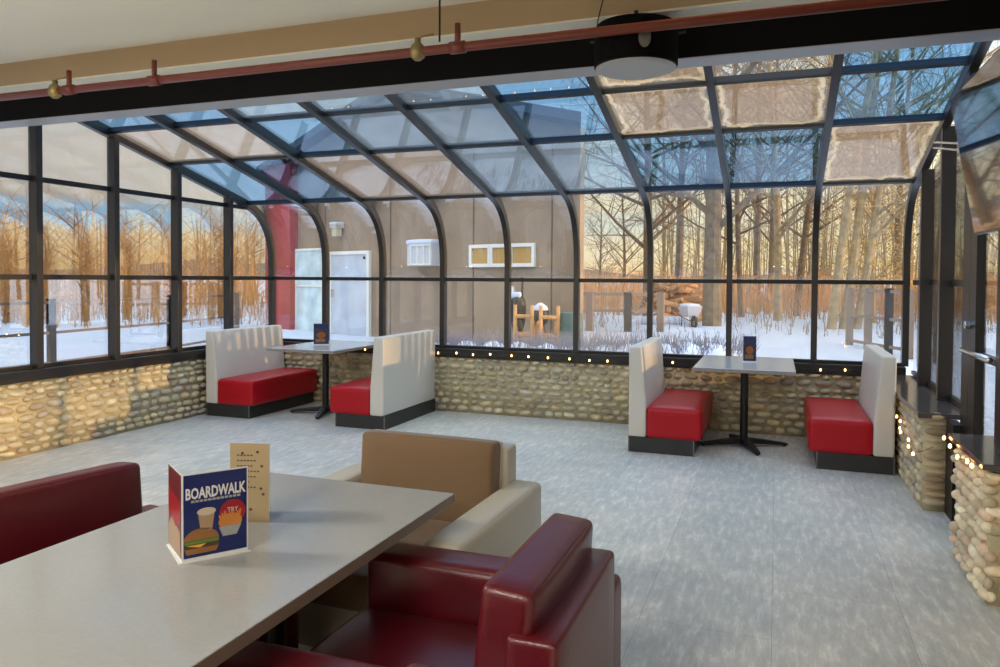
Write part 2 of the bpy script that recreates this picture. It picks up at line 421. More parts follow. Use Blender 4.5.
mb.build('wall_left', 'pebbles', kind='structure', smooth=True)
mb = MB(); mb.c = []
mortar_box(mb, 1.0, 1.17, 6.05, 8.46, 0, .655); cobbles(mb, 2.36, .655, lambda u, v, o: (1.0-o, 8.42-u, v), rnd, hmin=.06, hmax=.09, dep=.026)
zz = .03
while zz < .65:
    hh = rnd.uniform(.022, .034); cu = rnd.uniform(.065, .085); kk = rnd.uniform(.8, 1.1); col = tuple(q*kk for q in rnd.choice([(.50, .40, .25), (.42, .33, .20), (.56, .46, .30), (.40, .29, .18)]))
    vs = [(1.0+cu+p.x*rnd.uniform(.078, .080), 6.055-p.z*.03, zz+hh+p.y*hh) for p in ICO[0]]; mb.add(vs, ICO[1]); mb.c += [col]*len(vs); zz += 2*hh+.002
mb.build('wall_right', 'pebbles', kind='structure', smooth=True)
mb = MB(); mb.c = []
mortar_box(mb, 1.02, 1.6, 4.38, 5.13, 0, .69); cobbles(mb, .775, .69, lambda u, v, o: (1.02-o, 5.125-u, v), rnd, PINK, .05, .078, .036)
cobbles(mb, .60, .69, lambda u, v, o: (1.0+u, 4.385-o, v), rnd, PINK, .05, .078, .034)
mb.build('wall_right_pier', 'pebbles', kind='structure', smooth=True)
# other walls of the room behind the camera
MB().box(XL-.1, XL+.02, -6, 1.4, 0, CEIL).build('wall_left_rear', 'wall_paint', kind='structure')
MB().box(-6.6, 3.2, -6.1, -5.9, 0, CEIL).build('wall_front', 'wall_paint', kind='structure')
MB().box(1.25, 1.42, -6, 4.33, 0, CEIL).build('wall_right_rear', 'wall_paint', kind='structure')

# ledges and sills
MB().box(XL, XR, 8.40, 8.53, ZST, ZS-.002).build('trim_4', 'bronze_dark', kind='structure', bevel=.006)
MB().box(XL-.07, XL+.08, 1.4, 8.40, ZST, ZS-.002).build('trim_5', 'bronze', kind='structure', bevel=.006)
MB().box(.955, XR+.10, 6.03, 8.40, .662, .70).build('trim_6', 'ledge', kind='structure', bevel=.005)
MB().box(.975, 1.62, 4.33, 5.16, .692, .722).build('trim_7', 'ledge', kind='structure', bevel=.005)

# ------------------------------------------------------------------ glazed bays (back wall and curved roof)
FOG = {(0, 1), (1, 1), (2, 2), (3, 2), (6, 0), (6, 1), (7, 1), (8, 2)}
HAZ = {(2, 0), (3, 0), (4, 0), (4, 1), (4, 2), (3, 1), (5, 2)}
segs = [[(YTOP, roofz(YTOP)), (5.84, roofz(5.84))], [(5.84, roofz(5.84)), (6.67, roofz(6.67))], [(6.67, roofz(6.67)), (7.97, 2.54)], prof_curve, [(8.48, ZT), (8.48, ZS)]]
n_win = 0
for k in range(9):
    n_win += 1
    w = empty('window_%d' % n_win, (0, 0, 0), kind='structure')
    x0, x1 = xk[k], xk[k+1]
    for j, sg in enumerate(segs):
        g = MB(); strip(g, sg, .045, .051, x0+.02, x1-.02)
        mt = 'clouded_glass' if ((k, j) in FOG and k < 4) else 'fogged_glass' if (k, j) in FOG else 'clear_glass' if (k, j) == (7, 0) else 'hazy_roof_glass' if (j < 3 and (k, j) in HAZ) else 'hazy_glass' if ((k, j) in HAZ or (j == 4 and k in (2, 5, 7, 8))) else 'roof_glass' if j < 3 else 'clear_glass'
        g.build('pane', mt, w, smooth=(j == 3), label=('fogged brown roof pane' if mt == 'fogged_glass' else None))
    rb = MB(); strip(rb, full, 0, .085, x0-.024, x0+.024); strip(rb, full, -.018, 0, x0-.03, x0+.03)
    rb.build('glazing_bar', 'bronze', w)
    for yy, zz in ((5.84, roofz(5.84)), (6.67, roofz(6.67)), (7.97, 2.54)):
        tb = MB(); strip(tb, [(yy-.02, zz+.005), (yy+.02, zz-.005)], .02, .07, x0+.024, x1-.024); tb.build('purlin', 'bronze_dark', w)
    MB().box(x0+.024, x1-.024, 8.475, 8.55, ZT-.022, ZT+.022).build('transom', 'bronze_dark', w, bevel=.003)
    MB().box(x0+.024, x1-.024, 8.475, 8.55, ZS, ZS+.03).build('sill_rail', 'bronze_dark', w, bevel=.003)
# closing bar at the right end
rb = MB(); strip(rb, full, -.01, .085, XR-.03, XR+.03)
rb.build('trim_8', 'bronze', kind='structure')

# gable bays: glass under the curved end bar, left and right
def gabley(y):
    """height of the end bar above y"""
    if y <= 7.97: return roofz(y)
    pts = prof_curve
    for a, b_ in zip(pts, pts[1:]):
        if a[0] <= y <= b_[0]+1e-9 and b_[0] > a[0]: return a[1]+(b_[1]-a[1])*(y-a[0])/(b_[0]-a[0])
    return ZT
def gable_bay(x, y0, y1, inward, depth, top, ztr=2.524, roofed=True, ZS=ZS, outward=.03, gx=0):
    global n_win
    n_win += 1
    w = empty('window_%d' % n_win, (0, 0, 0), kind='structure')
    ys = [y0+(y1-y0)*q/14 for q in range(15)]
    def H(y): return (gabley(y)-.0) if roofed else top
    gx0, gx1 = x+gx-.003, x+gx+.003
    # lower, middle and upper glass
    MB().box(gx0, gx1, y0, y1, ZS, ZT).build('pane', 'coated_glass', w)
    zm = lambda y: min(ztr, H(y))
    poly = [(y0, ZT), (y1, ZT)]+[(y, max(zm(y), ZT+.001)) for y in ys[::-1]]
    MB().prism(poly, 'x', gx0, gx1).build('pane', 'coated_glass', w)
    if H(y0) > ztr+.02:
        ys2 = [y for y in ys if H(y) >= ztr-.001] or [y0]
        poly = [(y0, ztr), (ys2[-1], ztr)]+[(y, H(y)) for y in ys2[::-1]]
        MB().prism(poly, 'x', gx0, gx1).build('pane', 'hazy_glass', w)
    post = lambda y, z1: MB().box(min(x-inward*outward, x+inward*depth), max(x-inward*outward, x+inward*depth), y-.032, y+.032, ZS, z1)
    post(y0, H(y0)-.0).build('post', 'bronze', w, bevel=.004)
    a, b_ = x+gx-.02, x+gx+.02
    MB().box(a, b_, y0+.03, y1, ZT-.024, ZT+.024).build('transom', 'bronze_dark', w)
    yy = [y for y in ys if H(y) >= ztr+.0]
    if inward > 0 and yy and yy[-1] > y0+.05: MB().box(a, b_, y0+.03, min(yy[-1], y1), ztr-.024, ztr+.024).build('transom', 'bronze_dark', w)
    MB().box(a, b_, y0, y1, ZS, ZS+.035).build('sill_rail', 'bronze_dark', w)
    return w
yl = [YB-LSP*k for k in range(0, 9)]
for k in range(4): gable_bay(XL, yl[k+1], yl[k], 1, .075, 0)
for k in range(4, 8): gable_bay(XL, yl[k+1], yl[k], 1, .075, 3.3 if k == 4 else 3.3, roofed=False)
for k in range(3): gable_bay(XR, yl[k+1], yl[k], -1, .022, 0, ZS=.705, outward=.08, gx=.075)

# door in the right wall
dj = empty('door_1', (XR, 5.0, 0), kind='structure')
MB().box(-.03, .05, .70, .90, 0, 3.0).build('jamb', 'bronze_dark', dj)
MB().box(-.03, .06, -.14, -.04, 0, 3.0).build('jamb', 'bronze_dark', dj)
MB().box(-.06, .06, -.04, .70, 2.30, 2.40).build('head', 'bronze_dark', dj)
MB().box(-.004, .004, -.04, .70, 2.40, 3.0).build('pane', 'clear_glass', dj)
lf = MB(); 
lf.box(-.03, .03, .53, .70, .02, 2.30); lf.box(-.03, .03, -.04, .05, .02, 2.30); lf.box(-.03, .03, .05, .60, .02, .26); lf.box(-.03, .03, .05, .60, 2.18, 2.30); lf.box(-.03, .03, .05, .60, 1.14, 1.18)
lfo = lf.build('door_leaf', 'bronze_dark', dj, bevel=.004)
MB().box(-.004, .004, .05, .60, .26, 2.18).build('door_glass', 'clear_glass', dj)
MB().tube([(-.075, -.02, 1.185), (-.075, .68, 1.185)], .017, 12).build('push_bar', 'chrome', dj, smooth=True)
kb = MB(); kb.tube([(-.03, .66, 1.35), (-.065, .66, 1.35)], .026, 16); kb.build('lock_cylinder', 'chrome', dj, smooth=False, bevel=.003)
# wall piece from the first pier to the door, and beyond it
MB().box(1.135, 1.20, 5.82, 6.045, 0, .66).build('wall_right_post', 'bronze_dark', kind='structure')
gx = empty('window_%d' % (n_win+1), (0, 0, 0), kind='structure')
MB().box(XR-.003, XR+.003, 4.66, 4.86, .722, 3.2).build('pane', 'clear_glass', gx)
MB().box(XR-.10, XR+.03, 4.60, 4.68, .722, 3.2).build('post', 'bronze_dark', gx)
MB().box(XR-.02, XR+.6, 4.36, 4.60, .722, 3.2).build('wall_right_return', 'wall_paint', kind='structure')
# ------------------------------------------------------------------ booths
def make_booth():
    r = empty('booth_bench')                      # local: x 0 (rear of backrest) .. , y 0..len, seat towards +x
    Lb = 1.31
    MB().box(.0, .60, .03, Lb, 0, .15).build('plinth', 'plinth_black', r, bevel=.003)
    MB().box(.595, .605, .024, .036, 0, .15).build('corner_strip', 'corner_strip', r); MB().box(-.005, .005, .024, .036, 0, .15).build('corner_strip', 'corner_strip', r)
    # backrest: tapering towards the top on the seat side, top rounded
    mb = MB().rbox(0, .165, 0, Lb, .15, 1.0, .022, seg=6)
    vv = []
    for (x, y, z) in mb.v:
        t_ = max(0, (z-.42)/.58); vv.append((x-(x/.165)*.045*t_ - .004*t_, y, z))
    mb.v = vv; mb.build('backrest', 'cream_vinyl', r, smooth=True, merge=True)
    MB().rbox(.163, .67, .0, Lb, .15, .44, .035, puff=(0, 0, .012), seg=8).build('seat', 'red_vinyl', r, smooth=True, merge=True)
    return r
LEN = 1.31
bA = make_booth(); bA.location = (-6.285, 7.07, 0)
tag(bA, 'white backed red booth bench in the corner beside the left windows', 'booth', 'booth benches along the stone wall')
bB = copy_tree(bA); bB.location = (-3.925, 8.38, 0); bB.rotation_euler = (0, 0, math.pi)
tag(bB, 'red booth bench with light flecks on its white back, right of the corner table', 'booth', 'booth benches along the stone wall')
bC = copy_tree(bA); bC.location = (-1.30, 7.07, 0)
tag(bC, 'red booth bench on the left side of the right-hand booth table', 'booth', 'booth benches along the stone wall')
bD = copy_tree(bA); bD.location = (.948, 8.33, 0); bD.rotation_euler = (0, 0, math.pi+.0)
tag(bD, 'red booth bench beside the right stone wall under the ledge', 'booth', 'booth benches along the stone wall')
for b_ in (bB, bD):   # their front end faces the room: mirror the end strip position
    for ch in [q for q in bpy.data.objects if q.parent == b_ and q.name.startswith(('plinth', 'corner_strip'))]:
        ch.location = (0, -.03 if ch.name.startswith('plinth') else 1.25, 0)
    for ch in [q for q in bpy.data.objects if q.parent == b_ and q.name.startswith('corner')]: pass

def make_booth_table(leg_rot):
    r = empty('booth_table')
    MB().box(-.445, .455, -.53, .69, .778, .815).build('tabletop', 'booth_top', r, bevel=.006)
    MB().box(-.448, .458, -.533, .693, .783, .810).build('edge_band', 'booth_edge', r)
    MB().lathe([(.038, .05), (.038, .76), (.11, .765), (.11, .778)], 20).build('column', 'black_metal', r, smooth=False)
    for q in range(4):
        a = leg_rot+q*math.pi/2; d = Vector((math.cos(a), math.sin(a), 0)); n_ = Vector((-d.y, d.x, 0))
        v = []
        for (t_, hw, z0, z1) in ((.0, .045, .03, .085), (.2, .035, .022, .065), (.40, .026, .012, .035), (.43, .020, .012, .028)):
            for s_, z in ((-1, z0), (1, z0), (1, z1), (-1, z1)): p = d*t_+n_*hw*s_; v.append((p.x, p.y, z))
        f = [(0, 1, 2, 3)[::-1], (12, 13, 14, 15)]+[(4*i+k, 4*i+(k+1) % 4, 4*i+4+(k+1) % 4, 4*i+4+k) for i in range(3) for k in range(4)]
        lg = MB().add(v, f); lg.build('leg', 'black_metal', r, bevel=.004)
        fo = d*.40
        MB().lathe([(.016, 0), (.016, .014)], 10, (fo.x, fo.y, 0)).build('foot', 'rubber', r)
    return r
tR = make_booth_table(R(20)); tR.location = (-.285, 7.76, 0)
tag(tR, 'grey topped booth table with black cross base between the two right-hand benches', 'table', 'booth tables')
tL = copy_tree(tR); tL.location = (-5.09, 7.76, 0)
tag(tL, 'grey topped booth table in the corner between the two left-hand benches', 'table', 'booth tables')

# small upright menus on the booth tables
def small_menu(name, loc, rz, label, k=1.0):
    r = empty(name, loc, rz); r.scale = (k, 1, 1)
    MB().box(-.062, .062, -.004, .004, .012, .26).build('card', 'print_dark_blue', r)
    MB().box(-.066, .066, -.035, .035, 0, .012).build('acrylic_base', 'glass_white', r)
    MB().box(-.056, .056, -.006, -.004, .20, .245).build('title_band', 'print_blue', r)
    f = MB(); f.lathe([(.0001, 0), (.036, 0)], 16); f.v = [(x, -.0055, .12+y*1.15) for x, y, z in f.v]; f.build('food_picture', 'print_orange', r)
    f = MB().box(-.045, .035, -.0056, -.0045, .035, .075); f.build('food_picture', 'bun', r)
    tag(r, label, 'menu', 'small table menus'); return r
small_menu('menu_stand', (-.245, 7.90, .815), R(3), 'small blue menu card standing on the booth table by the right benches')
small_menu('menu_stand', (-5.18, 7.80, .815), R(28), 'small blue menu card standing on the corner booth table', 1.45)

# ------------------------------------------------------------------ foreground table
ft = empty('dining_table', (-1.69, 1.75, 0))
TX0, TX1, TY1, TY0 = -.495, .475, 1.03, -.85
MB().box(TX0, TX1, TY0, TY1, .722, .76).build('tabletop', 'table_top', ft, bevel=.002)
e = MB(); w_ = .0015
e.box(TX0-w_, TX1+w_, TY0-w_, TY0, .722, .7585); e.box(TX0-w_, TX1+w_, TY1, TY1+w_, .722, .7585); e.box(TX0-w_, TX0, TY0, TY1, .722, .7585); e.box(TX1, TX1+w_, TY0, TY1, .722, .7585)
e.build('edge_band', 'table_edge', ft)
for yy in (-.35, .5):
    MB().lathe([(.04, .04), (.04, .70), (.13, .705), (.13, .722)], 20, (0, yy, 0)).build('column', 'black_metal', ft)
    MB().box(-.26, .26, yy-.035, yy+.035, 0, .045).build('foot', 'black_metal', ft, bevel=.006)
    MB().box(-.035, .035, yy-.26, yy+.26, .001, .044).build('foot', 'black_metal', ft, bevel=.006)
tag(ft, 'long grey laminate dining table in the foreground with two menus on it', 'table')

# ------------------------------------------------------------------ armchairs (local: faces -y ... front at y=0, back at y=1)
def make_armchair(mat, inner, seatmat, depth=.86, W_=1.0, bh=.80, shell_h=.72, aw=.19, cush_t=.14, shell_in=.08, dy=.06):
    r = empty('armchair')
    hw = W_/2
    for s_ in (-1, 1):
        x0, x1 = (hw-aw, hw) if s_ > 0 else (-hw, -hw+aw)
        MB().rbox(x0, x1, .0, depth, .10, .62, .03, puff=(.004, 0, .006), seg=6).build('armrest', mat, r, smooth=True, merge=True)
    MB().rbox(-hw+shell_in, hw-shell_in, depth-.13, depth+.005, .10, shell_h, .018, puff=(0, .004, 0), seg=6).build('back_shell', mat, r, smooth=True, merge=True)
    MB().box(-hw+aw, hw-aw, .03, depth-.15, .10, .30).build('seat_frame', mat, r)
    MB().rbox(-hw+aw+.004, hw-aw-.004, .0, depth-.16, .29, .44, .035, puff=(0, 0, .02), seg=8).build('seat_cushion', seatmat, r, smooth=True, merge=True)
    Mx = Matrix.Translation((0, depth-.15-cush_t/2-.01+dy, .43)) @ Matrix.Rotation(R(-5), 4, 'X')
    MB().rbox(-hw+aw+.004, hw-aw-.004, -cush_t/2, cush_t/2, .0, bh-.43, .022, puff=(.0, .014, .006), M=Mx, seg=8).build('back_cushion', inner, r, smooth=True, merge=True)
    for sx in (-1, 1):
        for yy in (.07, depth-.08):
            MB().lathe([(.016, 0), (.025, .10)], 14, (sx*(hw-.08), yy, 0)).build('leg', 'black_metal', r)
    return r

# white and tan chair at the far end of the table
wc = make_armchair('cream_leather', 'tan_fabric', 'tan_fabric', depth=1.0, W_=1.07, bh=.84, shell_h=.80, aw=.165, cush_t=.12, shell_in=.14, dy=.0)
wc.location = (-1.64, 2.595, 0); wc.rotation_euler = (0, 0, R(-1.2))
# cream welt around the tan cushion
Mx = Matrix.Translation((0, 1.0-.15-.06-.01, .43)) @ Matrix.Rotation(R(-5), 4, 'X')
MB().rbox(-.368, .368, .028, .075, .0, .412, .018, M=Mx, seg=4).build('cushion_welt', 'cream_leather', wc, smooth=True, merge=True)
tag(wc, 'cream leather armchair with tan cushioned back at the far end of the dining table', 'armchair')

mc = make_armchair('maroon_leather', 'maroon_leather', 'maroon_leather', depth=.915, W_=1.02, bh=.86, shell_h=.755, aw=.18, cush_t=.14, dy=.062, shell_in=.165)
mc.location = (-1.40, 2.06, 0); mc.rotation_euler = (0, 0, R(-90))
tag(mc, 'maroon leather armchair right of the dining table, its back to the open floor', 'armchair', 'maroon armchairs around the dining table')
ml = copy_tree(mc); ml.location = (-1.80, 1.95, 0); ml.rotation_euler = (0, 0, R(80.5))
tag(ml, 'maroon leather armchair pushed under the left edge of the table behind the blue menu', 'armchair', 'maroon armchairs around the dining table')
mn = copy_tree(mc); mn.location = (-1.40, 1.025, 0); mn.rotation_euler = (0, 0, R(-90))
tag(mn, 'maroon armchair in the bottom foreground of which only the armrest top shows', 'armchair', 'maroon armchairs around the dining table')

# ------------------------------------------------------------------ menus on the foreground table
def text_mesh(name, s, size, mat, parent, Mx, sx=1.0, ext=.0004, bold=0.0):
    cu = bpy.data.curves.new(name, 'FONT'); cu.body = s; cu.size = size; cu.extrude = ext; cu.offset = bold; cu.align_x = 'CENTER'; cu.resolution_u = 2
    o = bpy.data.objects.new(name, cu); C.objects.link(o); o.data.materials.append(MATS[mat]); o.parent = parent
    Mo = Mx @ Matrix.Diagonal((sx, 1, 1, 1))
    dg = bpy.context.evaluated_depsgraph_get(); me = bpy.data.meshes.new_from_object(o.evaluated_get(dg))
    bpy.data.objects.remove(o); bpy.data.curves.remove(cu); me.name = name
    o = bpy.data.objects.new(name, me); C.objects.link(o); o.parent = parent; o.matrix_local = Mo
    if not me.materials: me.materials.append(MATS[mat])
    return o
z0 = .761
A_ = Vector((-1.680, 1.789, z0)); Bp = Vector((-1.568, 1.952, z0)); Cp = Vector((-1.833, 1.895, z0)); HT = .27
mroot = empty('menu_stand', A_); tag(mroot, 'blue folded menu headed BOARDWALK with food pictures, on the dining table', 'menu')
def panel(name, p, q, mat, h=HT, t_=.0016):
    d = (q-p); l = d.length; a = math.atan2(d.y, d.x)
    o = MB().box(0, l, -t_/2, t_/2, 0, h).build(name, 'print_white', mroot); o.location = p-A_; o.rotation_euler = (0, 0, a)
    MB().box(.004, l-.004, -t_/2-.0006, -t_/2, .012, h-.004).build('printed_face', mat, o)
    return o, l
pf, lf_ = panel('front_panel', A_, Bp, 'print_blue')
pl, ll = panel('side_panel', Cp, A_, 'print_maroon')
def on_face(o, x, z): return Matrix.Translation((x, -.0016, z)) @ Matrix.Rotation(R(90), 4, 'X')
text_mesh('title_lettering', 'BOARDWALK', .047, 'print_white', pf, on_face(pf, lf_/2, HT-.078), .61, bold=.0014)
def flat(name, pts, mat, o, lay): 
    n = len(pts); y = -.0016-.0003*lay
    MB().add([(x, y, z) for x, z in pts]+[(x, y+.0003, z) for x, z in pts], [tuple(range(n)), tuple(range(n, 2*n))[::-1]]+[(i, n+i, n+(i+1) % n, (i+1) % n) for i in range(n)]).build(name, mat, o)
def ell(cx, cz, rx, rz, a0=0, a1=360, n=28): return [(cx+rx*math.cos(R(a0+(a1-a0)*k/(n-1))), cz+rz*math.sin(R(a0+(a1-a0)*k/(n-1)))) for k in range(n)]
for q in range(12): flat('subtitle_line', [(.026+q*.0125, HT-.090), (.036+q*.0125, HT-.090), (.036+q*.0125, HT-.083), (.026+q*.0125, HT-.083)], 'print_grey', pf, 1)
flat('food_picture', ell(.056, .063, .052, .036, 0, 180)[::-1], 'bun', pf, 1)
flat('food_picture', [(.006, .052), (.108, .052), (.108, .062), (.006, .062)], 'lettuce', pf, 2)
flat('food_picture', [(.004, .040), (.110, .038), (.108, .052), (.008, .053)], 'meat', pf, 3)
flat('food_picture', [(.012, .050), (.070, .050), (.052, .040)], 'cheese', pf, 4)
flat('food_picture', [(.012, .022), (.100, .022), (.108, .040), (.006, .040)], 'bun', pf, 2)
flat('food_picture', [(.054, .088), (.088, .088), (.096, .148), (.046, .148)], 'shake', pf, 1)
flat('food_picture', ell(.071, .148, .028, .012), 'cream_top', pf, 2)
flat('food_picture', ell(.150, .135, .040, .038), 'print_red', pf, 1)
text_mesh('badge_lettering', 'TRY', .020, 'print_white', pf, on_face(pf, .150, .135), .9)
flat('food_picture', ell(.143, .105, .036, .026), 'fries', pf, 2)
for q in range(9):
    a = -40+q*10; cx = .118+q*.006; flat('food_picture', [(cx-.003, .095), (cx+.003, .095), (cx+.003+a*.0002, .128+.006*(q % 3)), (cx-.003+a*.0002, .128+.006*(q % 3))], 'fries' if q % 2 else 'print_orange', pf, 3)
flat('food_picture', [(.120, .062), (.162, .062), (.176, .092), (.108, .092)], 'print_grey', pf, 4)
flat('food_picture', [(.010, .09), (.05, .12), (.1, .09), (ll-.012, .12), (ll-.012, .18), (.012, .20)], 'print_red', pl, 1)
flat('food_picture', [(.010, .015), (ll-.012, .015), (ll-.02, .09), (.05, .11), (.012, .08)], 'shake', pl, 1)
base = MB().prism([(0, -.012), (Bp.x-A_.x+.012, Bp.y-A_.y), (Cp.x-A_.x-.012, Cp.y-A_.y+.002)], 'z', -.001, .003).build('white_base', 'print_white', mroot)

m2r = empty('menu_card', (-1.815, 2.165, z0)); tag(m2r, 'tan folded menu card with small handwriting standing behind the blue menu', 'menu')
d2 = Vector((-1.680, 2.205, 0))-Vector((-1.815, 2.165, 0)); a2 = math.atan2(d2.y, d2.x); l2 = d2.length
c1 = MB().box(0, l2, -.001, .001, 0, .28).build('front_panel', 'print_tan', m2r); c1.rotation_euler = (0, 0, a2)
c2 = MB().box(-.001, .001, 0, .13, 0, .28).build('side_panel', 'print_white', m2r); c2.location = (d2.x, d2.y, 0); c2.rotation_euler = (0, 0, a2+R(20))
flat_y = -.0016
for q, sx in enumerate((.55, .75, .6, .8, .7, .5, .65)):
    zz = .235-q*.019; 
    for k_ in range(7):
        xa = .025+k_*.012
        if xa > .02+sx*.1: break
        flat('handwriting', [(xa, zz), (xa+.009, zz+.001), (xa+.008, zz+.006), (xa+.001, zz+.005)], 'print_ink', c1, 0)
for (xa, zz) in ((.045, .245), (.10, .25), (.115, .20), (.112, .12), (.03, .03), (.075, .045), (.12, .10)):
    flat('ink_mark', ell(xa, zz, .006, .005, n=10), 'print_ink', c1, 0)

# ------------------------------------------------------------------ sprinkler pipe with its fittings
pz, py = 2.943, 3.95
pp = empty('sprinkler_pipe', (-2, py, pz))
MB().tube([(-4.4, 0, 0), (3.9, 0, 0)], .027, 20).build('pipe', 'pipe_red', pp, smooth=True)
for px_ in (-4.70, -3.93, -1.72):
    s_ = empty
    MB().tube([(px_+2, 0, 0), (px_+2, 0, .135)], .017, 14).build('riser', 'pipe_red', pp, smooth=True)
    MB().tube([(px_+2-.045, 0, 0), (px_+2+.045, 0, 0)], .035, 16).build('tee_fitting', 'pipe_red', pp, smooth=True)
tag(pp, 'red sprinkler pipe running below the ceiling along the black beam', 'pipe')
for vx in (-4.83, -1.97):
    v_ = empty('sprinkler_valve', (vx, py-.0, pz))
    MB().lathe([(.02, -.05), (.042, -.03), (.046, .0), (.036, .035), (.018, .05), (.018, .075)], 16).build('valve_body', 'brass', v_, smooth=True)
    MB().tube([(0, 0, .07), (.03, 0, .085), (.10, 0, .09)], .006, 8).build('lever', 'brass', v_, smooth=True)
    tag(v_, 'brass lever valve on the red pipe %s' % ('near its left end' if vx < -3 else 'beside the hanging black cord'), 'valve', 'valves on the sprinkler pipe')
    v_.location.y = py-.005
cd = MB().tube([(0, 0, 0), (0, 0, CEIL-2.97)], .006, 8).build('hanging_cord', 'black_metal', loc=(-1.81, 3.9, 2.97)); tag(cd, 'thin black cord hanging from the ceiling to the red pipe', 'cord')

# drum shaped pendant in front of the beam
dr = empty('pendant_lamp', (-.757, 4.225, 2.81))
prof_d = [(.225, 0), (.231, .01), (.231, .215), (.222, .23), (.05, .24)]
MB().lathe(prof_d, 40).build('drum_shade', 'drum_black', dr, smooth=False)
MB().lathe([(.20, -.012), (.222, -.004), (.222, .002)], 40).build('diffuser', 'drum_white', dr)
MB().tube([(-.26, 0, .17), (-.225, 0, .17)], .008, 8).build('bracket_pin', 'black_metal', dr); MB().tube([(.225, 0, .17), (.27, 0, .175)], .008, 8).build('bracket_pin', 'black_metal', dr)
MB().tube([(-.23, 0, .17), (-.215, 0, .30), (-.15, -.05, .495)], .004, 6).build('suspension_wire', 'black_metal', dr)
MB().tube([(0, 0, .24), (0, 0, .32)], .012, 8).build('stem', 'black_metal', dr)
bd = MB(); bd.lathe([(.044, 0), (.044, .006), (.030, .008)], 24); bd.v = [(x*.75, -.0-z, y*1.2) for x, y, z in bd.v]
bo = bd.build('round_badge', 'corner_strip', dr); bo.location = (.085, -.216, .10); bo.rotation_euler = (0, 0, R(20))
tag(dr, 'black drum shaped pendant with grey underside hanging in front of the beam', 'lamp')

# unseen fill light panels, added to brighten the room
for (x, y) in FILL_POS:
    c_ = empty('added_fill_panel', (x, y, CEIL))
    MB().box(-.62, .62, -.32, .32, -.03, 0).build('frame', 'white_trim', c_)
    MB().box(-.58, .58, -.28, .28, -.045, -.03).build('diffuser', 'fill_panel_glow', c_)
    tag(c_, 'unseen added fill light panel '+{(-4.6, 1.2): 'nearest the left windows', (-1.6, -1.4): 'over the middle of the rear room', (-4.6, -3.6): 'by the rear wall, left of centre', (1.2, -3.6): 'by the rear right corner'}[(x, y)], 'ceiling light', 'added fill light panels of the rear room')

# ------------------------------------------------------------------ television on the right
tv = empty('television', (1.0, 4.70, 1.88))
tl_ = math.atan2(.13, .745)
Mt = Matrix.Rotation(-tl_, 4, 'Y')
MB().box(0, .035, -1.28, 0, 0, .755, M=Mt).build('casing', 'tv_black', tv, bevel=.006)
MB().box(-.003, .001, -1.27, -.010, .012, .745, M=Mt).build('screen', 'screen', tv)
for dz in (0, .045): MB().tube([(.20, 2.4, .86+dz), (.09, .02, .44+dz), (.06, -.2, .42+dz)], .009, 8).build('mounting_arm', 'chrome', tv)
MB().box(.03, .24, -.9, -.5, .3, .5).build('wall_bracket', 'black_metal', tv)
tag(tv, 'large black television tilted down from the right wall, reflecting the glass roof', 'television')

# ------------------------------------------------------------------ string lights
def light_string(name, pts, step, label, sag=.012):
    r = empty(name, pts[0]); P0 = Vector(pts[0])
    P = [Vector(p)-P0 for p in pts]; path = []; bulbs = []
    acc = 0
    rn = random.Random(3)
    for a, b_ in zip(P, P[1:]):
        n = max(1, int((b_-a).length/step))
        for q in range(n):
            p0 = a+(b_-a)*q/n; p1 = a+(b_-a)*(q+1)/n
            path += [p0, (p0+p1)/2-Vector((0, 0, sag*rn.uniform(.6, 1.4)))]; bulbs.append(p0+Vector((rn.uniform(-.02, .02), 0, -rn.uniform(0, .02))))
    path.append(P[-1])
    MB().tube(path, .0022, 5).build('wire', 'wire_green', r)
    for b_ in bulbs: 
        MB().lathe([(.003, -.014), (.008, -.009), (.009, 0), (.006, .009), (.003, .012)], 10, tuple(b_)).build('bulb', 'bulb_glow', r, smooth=True)
    tag(r, label, 'string lights'); return r
light_string('string_lights', [(-6.2, 8.385, .745), (-3.9, 8.385, .735), (-1.3, 8.385, .725), (.93, 8.385, .74)], .235, 'warm fairy lights strung along the dark sill of the long stone wall')
light_string('string_lights', [(.94, 8.2, .70), (.935, 7.1, .66), (.93, 6.9, .54), (.92, 6.3, .46), (.93, 6.0, .42), (1.05, 5.99, .47)], .13, 'warm fairy lights draped over the stone pier beneath the dark ledge')
light_string('string_lights', [(.955, 5.15, .70), (.945, 4.8, .66), (.955, 4.45, .70), (1.1, 4.315, .68), (1.5, 4.315, .69)], .16, 'warm fairy lights along the top of the nearer pink stone pier')

# ------------------------------------------------------------------ outside: snow, building
GZ = .25
def ground():
    mb = MB(); n = 90
    def warp(t): return math.copysign(abs(t)**1.8, t)
    xs = sorted([warp(-1+2*i/n)*180-2 for i in range(n+1)]+[-13.9, 7.9]); ys = sorted([9.5+warp(i/n)*260 for i in range(n+1)]+[-6, 0, 5])
    v = []; nx = len(xs)
    for y in ys:
        for x in xs:
            near = min(1, max(0, max(-13.9-x, x-7.9, y-9.5))/4)
            z = GZ+near*.05*math.sin(x*.9)*math.cos(y*.7)+max(0, (math.hypot(x, y)-45))*.004
            v.append((x, y, z))
    f = [(j*nx+i, j*nx+i+1, (j+1)*nx+i+1, (j+1)*nx+i) for j in range(len(ys)-1) for i in range(nx-1) if not (xs[i] > -13.95 and xs[i+1] < 7.95 and ys[j+1] < 9.55)]
    return mb.add(v, f)
ground().build('snow_ground', 'snow', kind='structure', smooth=True)
MB().box(-14, XL-.09, -6, 9.5, -.3, GZ).build('snow_terrace', 'snow', kind='structure')
MB().box(XL-.09, 8, 8.57, 9.5, -.3, GZ).build('snow_terrace', 'snow', kind='structure')
MB().box(XR+.06, 8, 5.0, 8.57, -.3, GZ).build('snow_terrace', 'snow', kind='structure')

